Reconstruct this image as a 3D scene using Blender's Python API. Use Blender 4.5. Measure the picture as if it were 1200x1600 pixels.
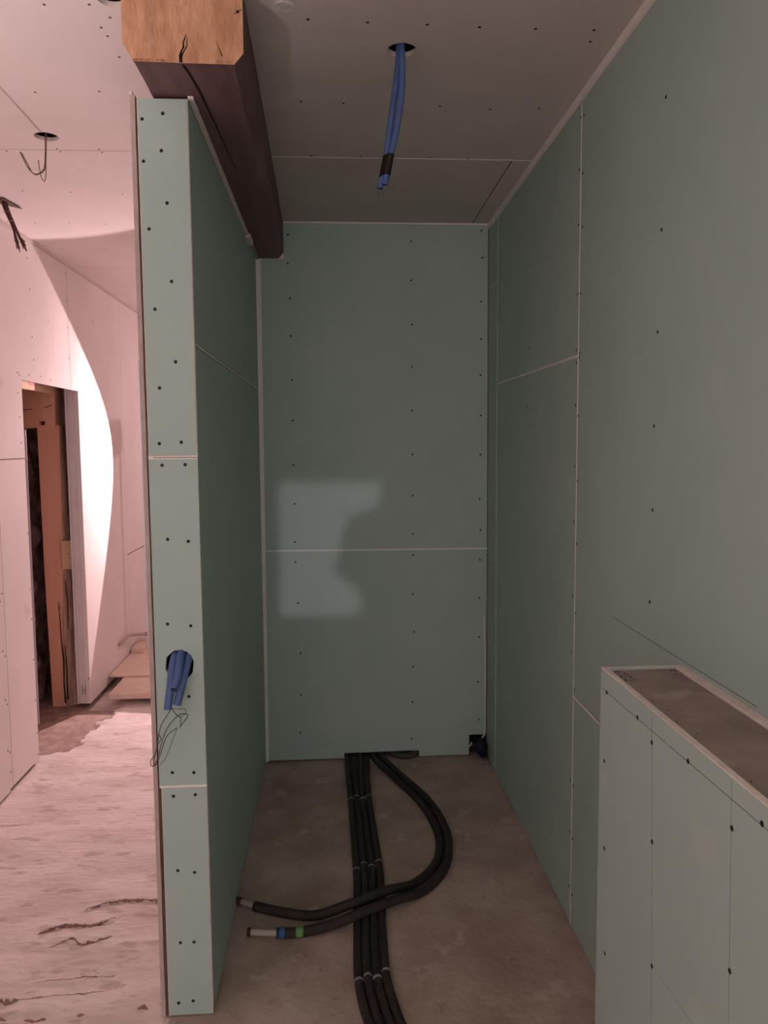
import bpy, bmesh, math, random
from mathutils import Vector, Matrix, noise
random.seed(7)
SC = bpy.context.scene
COL = SC.collection
for o in list(bpy.data.objects):
    bpy.data.objects.remove(o)

# ------------------------------------------------------------------ camera
def setup_camera():
    yaw, pitch, roll, f = 0.0636, 0.0886, -0.0074, 1224.95
    cy, sy, cp, sp = math.cos(yaw), math.sin(yaw), math.cos(pitch), math.sin(pitch)
    F = Vector((sy * cp, cy * cp, -sp)); R = Vector((cy, -sy, 0)); U = R.cross(F)
    c, s = math.cos(roll), math.sin(roll)
    R, U = c * R + s * U, -s * R + c * U
    cam = bpy.data.cameras.new('camera'); o = bpy.data.objects.new('camera', cam); COL.objects.link(o)
    m = Matrix.Identity(4)
    for i in range(3):
        m[i][0], m[i][1], m[i][2] = R[i], U[i], -F[i]
    m[2][3] = 1.55
    o.matrix_world = m
    cam.sensor_fit = 'HORIZONTAL'; cam.sensor_width = 36; cam.lens = 36 * f / 1200
    cam.clip_start = 0.02; cam.clip_end = 50
    SC.camera = o
setup_camera()

# ------------------------------------------------------------------ world, light, exposure
w = bpy.data.worlds.new('world'); SC.world = w; w.use_nodes = True
w.node_tree.nodes['Background'].inputs['Color'].default_value = (0.0, 0.0, 0.0, 1)
w.node_tree.nodes['Background'].inputs['Strength'].default_value = 0
SC.view_settings.view_transform = 'Standard'
SC.view_settings.look = 'None'
SC.view_settings.exposure = 0.0
SC.view_settings.gamma = 1.0
SC.view_settings.use_curve_mapping = False
SC.cycles.max_bounces = 10
SC.cycles.diffuse_bounces = 8
SC.cycles.sample_clamp_indirect = 8
SC.cycles.use_denoising = True

WARM = (1.0, 0.70, 0.715)
def light(name, kind, loc, energy, color, aim=None, size=None, blend=0.02, radius=0.02):
    d = bpy.data.lights.new(name, kind); d.energy = energy; d.color = color
    d.shadow_soft_size = radius
    if kind == 'SPOT':
        d.spot_size = size; d.spot_blend = blend
    o = bpy.data.objects.new(name, d); COL.objects.link(o); o.location = loc
    if aim is not None:
        o.rotation_euler = Vector(aim).to_track_quat('-Z', 'Y').to_euler()
    return o
# flood light standing in the corridor, aimed back towards the photographer
CORR = (-0.994, 5.654, 1.637); CORR_AIM = (-0.196, -1, -0.24)
light('corridor_flood', 'SPOT', CORR, 165, WARM, CORR_AIM, math.radians(84.4), 0.03, 0.012)
# bulb hung in the room behind the rear partition
BULB = (-0.15, 6.2, 1.75)
light('bulb_light', 'POINT', BULB, 22, WARM, radius=0.04)
# unseen flood light behind the photographer, bounced off the rear wall for fill
FLOOD = (-0.2, -0.85, 1.1); FLOOD_AIM = (0.1, -1, 0.25)
light('rear_flood', 'SPOT', FLOOD, 370, (1.0, 0.86, 0.90), FLOOD_AIM, math.radians(130), 0.6, 0.05)
# unseen fill light added left of the photographer to brighten the corridor ceiling
WASH = (-1.2, 0.1, 0.95); WASH_AIM = (0.02, 0.62, 1)
light('ceiling_fill', 'SPOT', WASH, 190, (1.0, 0.77, 0.79), WASH_AIM, math.radians(66), 1.0, 0.04)
# unseen lamp past the rear wall, shining through a hatch shaped for its patch
HATCH_LAMP = Vector((-0.05, -6.5, 2.0))
light('hatch_lamp', 'SPOT', HATCH_LAMP, 470, (1.0, 0.80, 0.86), Vector((0, 10.2, -0.95)), math.radians(12), 0.3, 0.022)

# ------------------------------------------------------------------ materials
MATS = {}
def mat(name, col, col2=None, scale=6.0, rough=0.8, bump=0.0, bscale=60, detail=6, stretch=(1, 1, 1),
        metal=0.0, spots=None, lo=0.35, hi=0.65, spec=0.3):
    m = bpy.data.materials.new(name); m.use_nodes = True; MATS[name] = m
    nt = m.node_tree; N = nt.nodes; L = nt.links
    b = N['Principled BSDF']
    b.inputs['Roughness'].default_value = rough; b.inputs['Metallic'].default_value = metal
    b.inputs['Specular IOR Level'].default_value = spec
    tc = N.new('ShaderNodeTexCoord'); mp = N.new('ShaderNodeMapping')
    geo = N.new('ShaderNodeNewGeometry')
    L.new(geo.outputs['Position'], mp.inputs['Vector']); mp.inputs['Scale'].default_value = stretch
    cur = None
    if col2 is None:
        b.inputs['Base Color'].default_value = (*col, 1)
    else:
        n = N.new('ShaderNodeTexNoise'); n.inputs['Scale'].default_value = scale; n.inputs['Detail'].default_value = detail
        n.inputs['Roughness'].default_value = 0.62
        L.new(mp.outputs[0], n.inputs['Vector'])
        r = N.new('ShaderNodeValToRGB'); L.new(n.outputs[0], r.inputs[0])
        r.color_ramp.elements[0].position = lo; r.color_ramp.elements[1].position = hi
        r.color_ramp.elements[0].color = (*col, 1); r.color_ramp.elements[1].color = (*col2, 1)
        cur = r.outputs[0]
        for (sc, pos, wid, c, amt) in (spots or []):
            n2 = N.new('ShaderNodeTexNoise'); n2.inputs['Scale'].default_value = sc; n2.inputs['Detail'].default_value = 5
            L.new(mp.outputs[0], n2.inputs['Vector'])
            r2 = N.new('ShaderNodeValToRGB'); L.new(n2.outputs[0], r2.inputs[0])
            r2.color_ramp.elements[0].position = pos; r2.color_ramp.elements[1].position = pos + wid
            r2.color_ramp.elements[0].color = (0, 0, 0, 1); r2.color_ramp.elements[1].color = (amt, amt, amt, 1)
            mx = N.new('ShaderNodeMix'); mx.data_type = 'RGBA'
            L.new(r2.outputs[0], mx.inputs[0]); L.new(cur, mx.inputs[6]); mx.inputs[7].default_value = (*c, 1)
            cur = mx.outputs[2]
        L.new(cur, b.inputs['Base Color'])
    if bump:
        n3 = N.new('ShaderNodeTexNoise'); n3.inputs['Scale'].default_value = bscale; n3.inputs['Detail'].default_value = 8
        L.new(mp.outputs[0], n3.inputs['Vector'])
        bp = N.new('ShaderNodeBump'); bp.inputs['Strength'].default_value = bump; bp.inputs['Distance'].default_value = 0.01
        L.new(n3.outputs[0], bp.inputs['Height']); L.new(bp.outputs[0], b.inputs['Normal'])
    return m
GREEN = mat('green_board', (0.395, 0.525, 0.475), (0.425, 0.555, 0.505), 2.2, 0.62, 0.03, 220, spots=[(3.1, 0.64, 0.12, (0.53, 0.60, 0.57), 0.35), (8.5, 0.62, 0.12, (0.53, 0.60, 0.57), 0.25)], spec=0.35)
GREY = mat('grey_board', (0.54, 0.49, 0.46), (0.60, 0.55, 0.52), 2.5, 0.8, 0.03, 200, spots=[(4.3, 0.66, 0.1, (0.40, 0.34, 0.31), 0.5)])
WHITE = mat('pale_board', (0.72, 0.66, 0.64), (0.78, 0.72, 0.70), 2.0, 0.8, 0.02, 200, spots=[(6.0, 0.68, 0.08, (0.5, 0.42, 0.40), 0.35)])
FILL = mat('joint_filler', (0.82, 0.79, 0.75), (0.90, 0.87, 0.83), 30, 0.9)
GYPS = mat('gypsum', (0.70, 0.63, 0.57), (0.80, 0.73, 0.67), 30, 0.9, 0.1, 150)
GYPD = mat('gypsum_dull', (0.36, 0.33, 0.31), (0.44, 0.40, 0.37), 20, 0.9)
DARK = mat('dark_cavity', (0.02, 0.016, 0.015), (0.04, 0.03, 0.028), 12, 0.95)
GAP = mat('joint_gap', (0.10, 0.06, 0.05), (0.16, 0.10, 0.09), 12, 0.95)
SCREW = mat('screw_black', (0.012, 0.012, 0.013), rough=0.5)
PENCIL = mat('pencil', (0.10, 0.11, 0.105), (0.22, 0.25, 0.23), 90, 0.8)
CONC = mat('concrete', (0.36, 0.285, 0.235), (0.54, 0.45, 0.385), 3.4, 0.85, 0.35, 45, 10, spots=[(9, 0.60, 0.07, (0.62, 0.55, 0.48), 0.5), (24, 0.63, 0.06, (0.30, 0.23, 0.185), 0.5), (70, 0.70, 0.03, (0.6, 0.54, 0.48), 0.6), (5, 0.66, 0.1, (0.28, 0.215, 0.17), 0.6)])
SCREED = mat('screed', (0.61, 0.52, 0.49), (0.75, 0.66, 0.63), 4.0, 0.9, 0.7, 30, 10, stretch=(0.7, 1.8, 1), lo=0.4, hi=0.6, spots=[(10, 0.58, 0.06, (0.42, 0.31, 0.28), 0.6), (26, 0.66, 0.04, (0.42, 0.31, 0.28), 0.5), (60, 0.71, 0.03, (0.12, 0.08, 0.07), 0.6)])
ERODE = mat('eroded_screed', (0.30, 0.20, 0.16), (0.46, 0.35, 0.30), 14, 0.95, 0.5, 50, 9)
BEAM = mat('beam_dark', (0.135, 0.075, 0.078), (0.20, 0.12, 0.118), 7, 0.7, 0.25, 25, 8, stretch=(3, 0.35, 3), spots=[(16, 0.66, 0.08, (0.27, 0.19, 0.18), 0.5)])
ENDG = mat('beam_end_grain', (0.45, 0.235, 0.13), (0.66, 0.385, 0.235), 16, 0.85, 0.4, 90, 8, stretch=(2.2, 1, 0.7))
CRACK = mat('crack_dark', (0.012, 0.007, 0.006), rough=0.95)
BLUE = mat('blue_conduit', (0.07, 0.13, 0.31), (0.095, 0.165, 0.38), 30, 0.45, spec=0.4)
BLUEIN = mat('blue_conduit_inside', (0.02, 0.04, 0.10), rough=0.6)
TAPE = mat('black_tape', (0.015, 0.013, 0.014), rough=0.4)
INSUL = mat('black_insulation', (0.026, 0.022, 0.022), (0.045, 0.037, 0.036), 40, 0.7, 0.3, 120, spots=[(55, 0.66, 0.05, (0.16, 0.13, 0.12), 0.5)])
BAND = mat('grey_band', (0.25, 0.23, 0.22), (0.32, 0.30, 0.28), 40, 0.6)
PALE = mat('white_pipe', (0.40, 0.36, 0.33), rough=0.45)
BROWN = mat('rust_cap', (0.07, 0.03, 0.02), rough=0.7)
TBLUE = mat('blue_tape', (0.04, 0.12, 0.30), rough=0.4)
TGREEN = mat('green_tape', (0.13, 0.32, 0.10), rough=0.4)
WIRE = mat('grey_wire', (0.10, 0.075, 0.07), rough=0.5)
WIREP = mat('brown_wire', (0.12, 0.06, 0.055), rough=0.5)
CABLEW = mat('white_cable', (0.80, 0.77, 0.74), rough=0.5)
METAL = mat('zinc_profile', (0.66, 0.61, 0.62), (0.74, 0.69, 0.70), 8, 0.5, metal=0.15)
ZINC = mat('zinc_bead', (0.42, 0.42, 0.52), (0.55, 0.55, 0.62), 6, 0.4, metal=0.6)
WOOD = mat('orange_wood', (0.78, 0.42, 0.29), (0.84, 0.48, 0.35), 6, 0.75, 0.1, 40, 6, stretch=(4, 4, 0.4))
WOODL = mat('light_wood', (0.68, 0.46, 0.28), (0.78, 0.56, 0.36), 6, 0.75, stretch=(4, 0.5, 4))
WOODR = mat('rough_wood', (0.20, 0.085, 0.05), (0.42, 0.19, 0.11), 9, 0.85, 0.5, 40, 8, stretch=(4, 4, 0.35))
BARK = mat('split_wood', (0.38, 0.23, 0.17), (0.60, 0.41, 0.31), 12, 0.85, 0.4, 40, 8, stretch=(4, 4, 0.5))
STONE = mat('dark_stone', (0.18, 0.11, 0.10), (0.55, 0.38, 0.34), 11, 0.95, 0.8, 22, 9)
RED = mat('red_mark', (0.75, 0.06, 0.08), rough=0.6)
CHIP = mat('chipboard', (0.66, 0.52, 0.43), (0.74, 0.60, 0.51), 14, 0.8)
PVC = mat('grey_pvc', (0.42, 0.36, 0.34), rough=0.4)
PVCD = mat('grey_sleeve', (0.06, 0.062, 0.055), rough=0.6)
NAVY = mat('navy_plastic', (0.008, 0.011, 0.04), rough=0.4)
BLACK = mat('black_plastic', (0.01, 0.01, 0.01), rough=0.4)
DUST = mat('dust_top', (0.25, 0.205, 0.18), (0.36, 0.31, 0.275), 7, 0.9, 0.2, 60, 9, spots=[(11, 0.58, 0.1, (0.48, 0.42, 0.38), 0.6)])
PLASTER = mat('plaster_smear', (0.52, 0.50, 0.49), (0.66, 0.62, 0.6), 30, 0.9, 0.4, 80)
FOAM = mat('pale_foam', (0.62, 0.56, 0.52), rough=0.9)

# ------------------------------------------------------------------ helpers
def tag(o, label, cat, group=None, kind=None):
    o['label'] = label; o['category'] = cat
    if group: o['group'] = group
    if kind: o['kind'] = kind
    return o
def empty(name, loc=(0, 0, 0)):
    o = bpy.data.objects.new(name, None); COL.objects.link(o); o.location = loc; o.empty_display_size = 0.1
    return o
def link(name, bm, mats, parent=None, smooth=False):
    me = bpy.data.meshes.new(name)
    bmesh.ops.recalc_face_normals(bm, faces=bm.faces)
    if smooth:
        for f in bm.faces: f.smooth = True
    bm.to_mesh(me); bm.free()
    for m in (mats if isinstance(mats, (list, tuple)) else [mats]): me.materials.append(m)
    o = bpy.data.objects.new(name, me); COL.objects.link(o)
    if parent is not None: par(o, parent)
    return o
def par(o, p):
    bpy.context.view_layer.update()
    o.parent = p; o.matrix_parent_inverse = world_of(p).inverted()
def world_of(p):
    m = p.matrix_basis.copy(); q = p
    while q.parent is not None:
        m = q.parent.matrix_basis @ q.matrix_parent_inverse @ m if False else (world_of(q.parent) @ q.matrix_parent_inverse @ q.matrix_basis)
        return m
    return m
def box_bm(x0, x1, y0, y1, z0, z1, bev=0.0, bm=None):
    own = bm is None
    bm = bm or bmesh.new()
    vs = [bm.verts.new((x, y, z)) for x in (x0, x1) for y in (y0, y1) for z in (z0, z1)]
    idx = [(0, 1, 3, 2), (4, 6, 7, 5), (0, 4, 5, 1), (2, 3, 7, 6), (0, 2, 6, 4), (1, 5, 7, 3)]
    fs = [bm.faces.new([vs[i] for i in f]) for f in idx]
    if bev:
        es = list({e for f in fs for e in f.edges})
        bmesh.ops.bevel(bm, geom=es, offset=bev, segments=1, affect='EDGES')
    return bm
def box(name, x0, x1, y0, y1, z0, z1, m, parent=None, bev=0.0):
    return link(name, box_bm(x0, x1, y0, y1, z0, z1, bev), m, parent)
# planes: (origin, U, V, N) with N pointing into the room
def PX(x, n): return (Vector((x, 0, 0)), Vector((0, 1, 0)), Vector((0, 0, 1)), Vector((n, 0, 0)))
def PY(y, n): return (Vector((0, y, 0)), Vector((1, 0, 0)), Vector((0, 0, 1)), Vector((0, n, 0)))
def PZ(z, n): return (Vector((0, 0, z)), Vector((1, 0, 0)), Vector((0, 1, 0)), Vector((0, 0, n)))
def board(fr, u0, u1, v0, v1, m, parent, th=0.0125, ch=0.0025, edge=None, name='plasterboard'):
    """a board with bevelled raw gypsum edges"""
    O, U, V, N = fr; bm = bmesh.new()
    def ring(i, d): return [bm.verts.new(O + U * u + V * v - N * d) for u, v in ((u0 + i, v0 + i), (u1 - i, v0 + i), (u1 - i, v1 - i), (u0 + i, v1 - i))]
    a, b, c = ring(ch, 0), ring(0, ch), ring(0, th)
    bm.faces.new(a); bm.faces.new(c[::-1])
    for p, q in ((a, b), (b, c)):
        for i in range(4):
            f = bm.faces.new((p[i], p[(i + 1) % 4], q[(i + 1) % 4], q[i])); f.material_index = 1
    return link(name, bm, [m, edge or GYPS], parent)
def poly_board(fr, outer, holes, m, parent, th=0.0125, edge=None, name='plasterboard'):
    O, U, V, N = fr; bm = bmesh.new(); edges = []
    for loop in [outer] + list(holes):
        vs = [bm.verts.new(O + U * u + V * v) for u, v in loop]
        for i in range(len(vs)): edges.append(bm.edges.new((vs[i], vs[(i + 1) % len(vs)])))
    bmesh.ops.triangle_fill(bm, use_beauty=True, edges=edges)
    top = list(bm.faces)
    r = bmesh.ops.extrude_face_region(bm, geom=top)
    bmesh.ops.translate(bm, vec=-N * th, verts=[v for v in r['geom'] if isinstance(v, bmesh.types.BMVert)])
    bm.normal_update()
    for f in bm.faces:
        if abs(f.normal.dot(N)) < 0.5: f.material_index = 1
    return link(name, bm, [m, edge or GYPS], parent)
def circle(cu, cv, r, n=28, ru=None, rv=None):
    return [(cu + (ru or r) * math.cos(2 * math.pi * i / n), cv + (rv or r) * math.sin(2 * math.pi * i / n)) for i in range(n)]
def wobble(pts, a):
    return [(u + random.uniform(-a, a), v + random.uniform(-a, a)) for u, v in pts]
# screws
def screw_mesh(r):
    bm = bmesh.new(); n = 10
    R0 = [bm.verts.new((r * math.cos(i * 2 * math.pi / n), r * math.sin(i * 2 * math.pi / n), 0.0)) for i in range(n)]
    R1 = [bm.verts.new((0.85 * v.co.x, 0.85 * v.co.y, 0.0007)) for v in R0]
    R2 = [bm.verts.new((0.3 * v.co.x, 0.3 * v.co.y, 0.0001)) for v in R0]
    for i in range(n):
        j = (i + 1) % n
        bm.faces.new((R0[i], R0[j], R1[j], R1[i])); bm.faces.new((R1[i], R1[j], R2[j], R2[i]))
    bm.faces.new(R2)
    me = bpy.data.meshes.new('screw'); bm.to_mesh(me); bm.free(); me.materials.append(SCREW)
    return me
SCR = {r: screw_mesh(r) for r in (0.0036, 0.0045, 0.0055, 0.0065)}
def screws(fr, pts, parent, r=0.0045):
    O, U, V, N = fr
    rot = Matrix((U, V, N)).transposed().to_4x4()
    if rot.determinant() < 0: rot = Matrix((V, U, N)).transposed().to_4x4()
    inv = world_of(parent).inverted()
    for (u, v) in pts:
        o = bpy.data.objects.new('screw', SCR[r]); COL.objects.link(o)
        o.parent = parent
        o.matrix_basis = inv @ (Matrix.Translation(O + U * u + V * v + N * 0.0002) @ rot)
def strip(name, fr, u0, v0, u1, v1, wd, m, parent, th=0.0006, off=0.0):
    """thin raised line (pencil line, filler line) on a plane"""
    O, U, V, N = fr; a = Vector((u0, v0)); b = Vector((u1, v1)); d = (b - a).normalized(); n = Vector((-d.y, d.x)) * wd / 2
    bm = bmesh.new()
    q = [a - n, b - n, b + n, a + n]
    lo = [bm.verts.new(O + U * p.x + V * p.y + N * (off - 0.0004)) for p in q]
    hi = [bm.verts.new(O + U * p.x + V * p.y + N * (off + th)) for p in q]
    bm.faces.new(hi); bm.faces.new(lo[::-1])
    for i in range(4): bm.faces.new((lo[i], lo[(i + 1) % 4], hi[(i + 1) % 4], hi[i]))
    return link(name, bm, m, parent)
# tubes
def spline(pts, step=0.01):
    P = [Vector(p) for p in pts]
    if len(P) == 2:
        n = max(2, int((P[1] - P[0]).length / step)); return [P[0].lerp(P[1], i / n) for i in range(n + 1)]
    out = []; Q = [2 * P[0] - P[1]] + P + [2 * P[-1] - P[-2]]
    for i in range(1, len(Q) - 2):
        a, b, c, d = Q[i - 1:i + 3]; n = max(2, int((c - b).length / step))
        for k in range(n):
            t = k / n
            out.append(0.5 * ((2 * b) + (c - a) * t + (2 * a - 5 * b + 4 * c - d) * t * t + (3 * b - a - 3 * c + d) * t ** 3))
    out.append(P[-1]); return out
def tube(name, pts, r, m, parent=None, seg=10, step=0.01, hollow=0.0, inner=None, ribs=0.0, rib_pitch=0.004, cap=True):
    path = spline(pts, rib_pitch / 2 if ribs else step); bm = bmesh.new()
    T = (path[1] - path[0]).normalized(); A = T.orthogonal().normalized(); rings = []; n = len(path)
    def ring(c, t, rr):
        nonlocal A
        A = (A - t * A.dot(t)).normalized(); B = t.cross(A)
        return [bm.verts.new(c + (A * math.cos(2 * math.pi * k / seg) + B * math.sin(2 * math.pi * k / seg)) * rr) for k in range(seg)]
    def bridge(a, b, mi=0):
        for k in range(seg):
            f = bm.faces.new((a[k], a[(k + 1) % seg], b[(k + 1) % seg], b[k])); f.material_index = mi; f.smooth = True
    tans = [(path[min(i + 1, n - 1)] - path[max(i - 1, 0)]).normalized() for i in range(n)]
    prev = None; ends = []
    for i in range(n):
        rr = r + (ribs if (ribs and i % 2) else 0)
        g = ring(path[i], tans[i], rr)
        if prev: bridge(prev, g)
        if i in (0, n - 1): ends.append(g)
        prev = g
    if hollow:
        A0 = A.copy()
        for ei, (c, t) in enumerate(((path[0], tans[0]), (path[-1], tans[-1]))):
            g = ends[ei]; s = 1 if ei == 0 else -1
            i1 = [bm.verts.new(c + (v.co - c) * (1 - hollow)) for v in g]
            i2 = [bm.verts.new(v.co + t * s * r * 2.5) for v in i1]
            bridge(g, i1); bridge(i1, i2, 1); f = bm.faces.new(i2); f.material_index = 1
    elif cap:
        bm.faces.new(ends[0]); bm.faces.new(ends[1])
    return link(name, bm, [m, inner or m], parent)
def prism(name, fr, outline, th, m, parent=None):
    return poly_board(fr, outline, [], m, parent, th, m, name)

# ------------------------------------------------------------------ dimensions (metres)
YB, XR, XL, XP, YP, XW = 3.7293, 0.7384, -0.3462, -0.4714, 2.0305, -1.4634
ZC, ZL, ZT = 2.565, 2.55, 2.393
REAR, END = -2.5, 7.2

# ------------------------------------------------------------------ floor
fl = tag(empty('floor'), 'bare concrete floor, brown in the niche and pale and rough in the corridor', 'floor', kind='structure')
box('concrete_slab', -0.462, 0.80, REAR, END, -0.12, 0.0, CONC, fl)
box('entry_slab', -1.9, -0.462, REAR, 1.3, -0.12, -0.001, SCREED, fl)
HT = []
def floor_height(x, y):
    import bisect
    xs, ys, z = HT[0]; i = min(len(xs) - 2, max(0, bisect.bisect(xs, x) - 1)); j = min(len(ys) - 2, max(0, bisect.bisect(ys, y) - 1))
    return max(z[j][i], z[j][i + 1], z[j + 1][i], z[j + 1][i + 1])
def screed():
    xs = []; x = -1.87
    while x < -0.462: xs.append(x); x += 0.0085
    xs.append(-0.462)
    ys = []; y = 1.3
    while y < END: ys.append(y); y += 0.0065 if 1.9 < y < 2.75 else (0.010 if y < 3.3 else (0.016 if y < 4.8 else 0.05))
    ys.append(END)
    def lerp(L, x):
        if x <= L[0][0]: return L[0][1]
        for (a, ya), (b, yb) in zip(L, L[1:]):
            if x <= b: return ya + (yb - ya) * (x - a) / (b - a)
        return L[-1][1]
    C1 = [(-0.90, 2.52), (-0.844, 2.548), (-0.79, 2.582), (-0.708, 2.597), (-0.64, 2.588), (-0.55, 2.60), (-0.46, 2.60)]
    C2 = [(-1.0, 2.435), (-0.946, 2.446), (-0.88, 2.471), (-0.806, 2.462), (-0.77, 2.476), (-0.738, 2.494), (-0.70, 2.53)]
    C3 = [(-0.93, 2.37), (-0.86, 2.395), (-0.82, 2.375), (-0.77, 2.395), (-0.72, 2.40)]
    C4 = [(-1.0, 2.15), (-0.93, 2.135), (-0.86, 2.11), (-0.75, 2.10)]
    C5 = [(-1.1, 2.03), (-0.9, 2.045), (-0.75, 2.05), (-0.6, 2.04), (-0.46, 2.05)]
    CR = [(C1, -0.86, -0.30, 0.0075), (C2, -0.96, -0.72, 0.008), (C3, -0.92, -0.73, 0.005), (C4, -1.0, -0.92, 0.006)]
    def sm(a, b, t):
        t = min(1, max(0, (t - a) / (b - a))); return t * t * (3 - 2 * t)
    bm = bmesh.new(); grid = []; er = []
    for y in ys:
        row = []
        for x in xs:
            p = Vector((x, y, 0))
            fine = noise.fractal(Vector((x * 9, y * 26, 0)), 1.0, 2.0, 5)
            big = noise.noise(Vector((x * 2.2, y * 2.2, 3)))
            rough = sm(0.0, 0.35, noise.noise(Vector((x * 2.6, y * 3.4, 9))) + 0.9 * sm(2.62, 2.35, y) * sm(-0.98, -0.85, x) - 0.12)
            h = -0.006 + 0.004 * big + fine * (0.0009 + 0.0050 * rough) + 0.0022 * sm(0.30, 0.45, noise.noise(Vector((x * 17, y * 60, 7)))) * (0.35 + rough)
            st = noise.noise(Vector((x * 6, y * 24, 5))); h += 0.0010 * sm(0.25, 0.4, st)
            for L, a, b, am in CR:
                yc = lerp(L, x) + 0.009 * noise.noise(Vector((x * 30, 1, 2))) + 0.006 * noise.noise(Vector((x * 90, 1, 2))); wx = sm(a - 0.02, a + 0.03, x) * (1 - sm(b - 0.03, b + 0.02, x))
                if y > yc: h += am * wx * math.exp(-(y - yc) / 0.07)
            rg = 0.06 * noise.noise(Vector((x * 9, y * 9, 1))) + 0.035 * noise.noise(Vector((x * 30, y * 30, 1)))
            e = sm(-0.02, 0.02, (-1.335 + rg + 0.12 * (y - 4.25) - x)) * sm(3.93 + rg, 4.0 + rg, y)
            h -= 0.014 * e
            row.append(bm.verts.new((x, y, min(h, 0.012)))); 
        grid.append(row)
    HT.append((xs, ys, [[v.co.z for v in r] for r in grid]))
    for j in range(len(ys) - 1):
        for i in range(len(xs) - 1):
            f = bm.faces.new((grid[j][i], grid[j][i + 1], grid[j + 1][i + 1], grid[j + 1][i])); f.smooth = True
            x, y = xs[i], ys[j]
            rg = 0.06 * noise.noise(Vector((x * 9, y * 9, 1))) + 0.035 * noise.noise(Vector((x * 30, y * 30, 1)))
            if x < -1.335 + rg + 0.12 * (y - 4.25) and 3.95 + rg < y < 5.2 and not (y > 4.6 and x > -1.47): f.material_index = 1
    o = link('rough_screed', bm, [SCREED, ERODE], fl); o['label'] = 'pale cracked rough screed of the corridor'
screed()
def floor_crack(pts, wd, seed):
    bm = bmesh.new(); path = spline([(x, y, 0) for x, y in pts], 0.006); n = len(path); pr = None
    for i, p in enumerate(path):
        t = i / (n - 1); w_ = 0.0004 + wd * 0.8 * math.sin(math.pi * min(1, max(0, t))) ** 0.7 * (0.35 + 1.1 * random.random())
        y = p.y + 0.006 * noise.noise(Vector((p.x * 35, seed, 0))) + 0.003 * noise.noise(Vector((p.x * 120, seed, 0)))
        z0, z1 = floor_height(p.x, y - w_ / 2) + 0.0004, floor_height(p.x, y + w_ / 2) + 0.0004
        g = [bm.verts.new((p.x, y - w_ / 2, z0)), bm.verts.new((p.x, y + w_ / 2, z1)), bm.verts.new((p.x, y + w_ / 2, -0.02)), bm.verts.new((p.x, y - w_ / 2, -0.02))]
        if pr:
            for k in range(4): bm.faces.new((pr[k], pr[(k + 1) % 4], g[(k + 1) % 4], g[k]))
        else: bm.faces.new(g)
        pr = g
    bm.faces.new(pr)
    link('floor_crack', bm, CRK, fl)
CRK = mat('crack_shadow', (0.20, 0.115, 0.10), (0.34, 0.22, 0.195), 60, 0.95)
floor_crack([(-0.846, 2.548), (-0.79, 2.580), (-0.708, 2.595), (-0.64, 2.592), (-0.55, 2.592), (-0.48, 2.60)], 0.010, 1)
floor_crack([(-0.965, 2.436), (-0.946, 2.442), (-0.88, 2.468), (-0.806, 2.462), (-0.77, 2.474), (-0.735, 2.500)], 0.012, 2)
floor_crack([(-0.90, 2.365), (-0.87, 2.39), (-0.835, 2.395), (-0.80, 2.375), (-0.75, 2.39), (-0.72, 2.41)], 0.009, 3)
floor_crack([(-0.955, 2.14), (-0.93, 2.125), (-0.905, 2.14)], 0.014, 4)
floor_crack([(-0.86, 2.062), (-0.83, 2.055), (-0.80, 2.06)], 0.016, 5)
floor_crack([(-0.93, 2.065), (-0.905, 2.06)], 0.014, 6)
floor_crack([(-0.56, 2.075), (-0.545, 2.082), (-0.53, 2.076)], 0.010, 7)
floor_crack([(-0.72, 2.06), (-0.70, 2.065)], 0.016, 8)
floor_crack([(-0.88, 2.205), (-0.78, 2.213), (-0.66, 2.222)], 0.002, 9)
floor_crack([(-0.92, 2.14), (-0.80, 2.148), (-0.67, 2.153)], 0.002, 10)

# ------------------------------------------------------------------ ceiling
ce = tag(empty('ceiling', (0, 0, ZC)), 'ceiling of screwed plasterboard sheets with cut round holes', 'ceiling', kind='structure')
CR_ = PZ(ZC, -1); CL_ = PZ(ZL, -1)
H1 = (0.191, 2.128)
b1 = poly_board(CR_, [(-0.25, 1.60), (XR, 1.60), (XR, 2.9035), (-0.25, 2.9035)], [circle(*H1, 0.0375)], GREY, ce)
screws(CR_, [(-0.048, 1.991), (0.096, 1.997), (0.242, 2.0), (0.372, 2.005), (0.512, 2.006), (0.659, 2.005), (0.668, 2.061), (-0.084, 2.449), (0.043, 2.455), (0.336, 2.463), (0.493, 2.477), (0.642, 2.463), (-0.064, 2.893), (0.112, 2.895), (0.358, 2.897), (0.498, 2.898)], b1, 0.0045)
b2 = board(CR_, -0.25, 0.660, 2.909, YB + 0.02, GREY, ce)
screws(CR_, [(0.615, 2.94), (-0.12, 3.3), (0.2, 3.31), (0.5, 3.3), (0.64, 3.63), (0.3, 3.69), (0.02, 3.69)], b2, 0.0036)
b3 = board(CR_, 0.664, XR, 2.909, YB + 0.02, GREY, ce)
strip('joint_filler', CR_, -0.25, 2.9063, 0.662, 2.9063, 0.008, FILL, ce, 0.0008, 0.0)
strip('joint_gap', CR_, 0.662, 2.92, 0.662, YB, 0.004, GAP, ce, 0.0005, -0.002)
board(CR_, -0.25, XR, REAR, 1.597, GREY, ce)
board(CR_, -0.439, -0.251, 1.60, 1.853, GREY, ce)
board(CR_, -0.33, XR + 0.1, YB + 0.10, END, GREY, ce)
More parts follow.
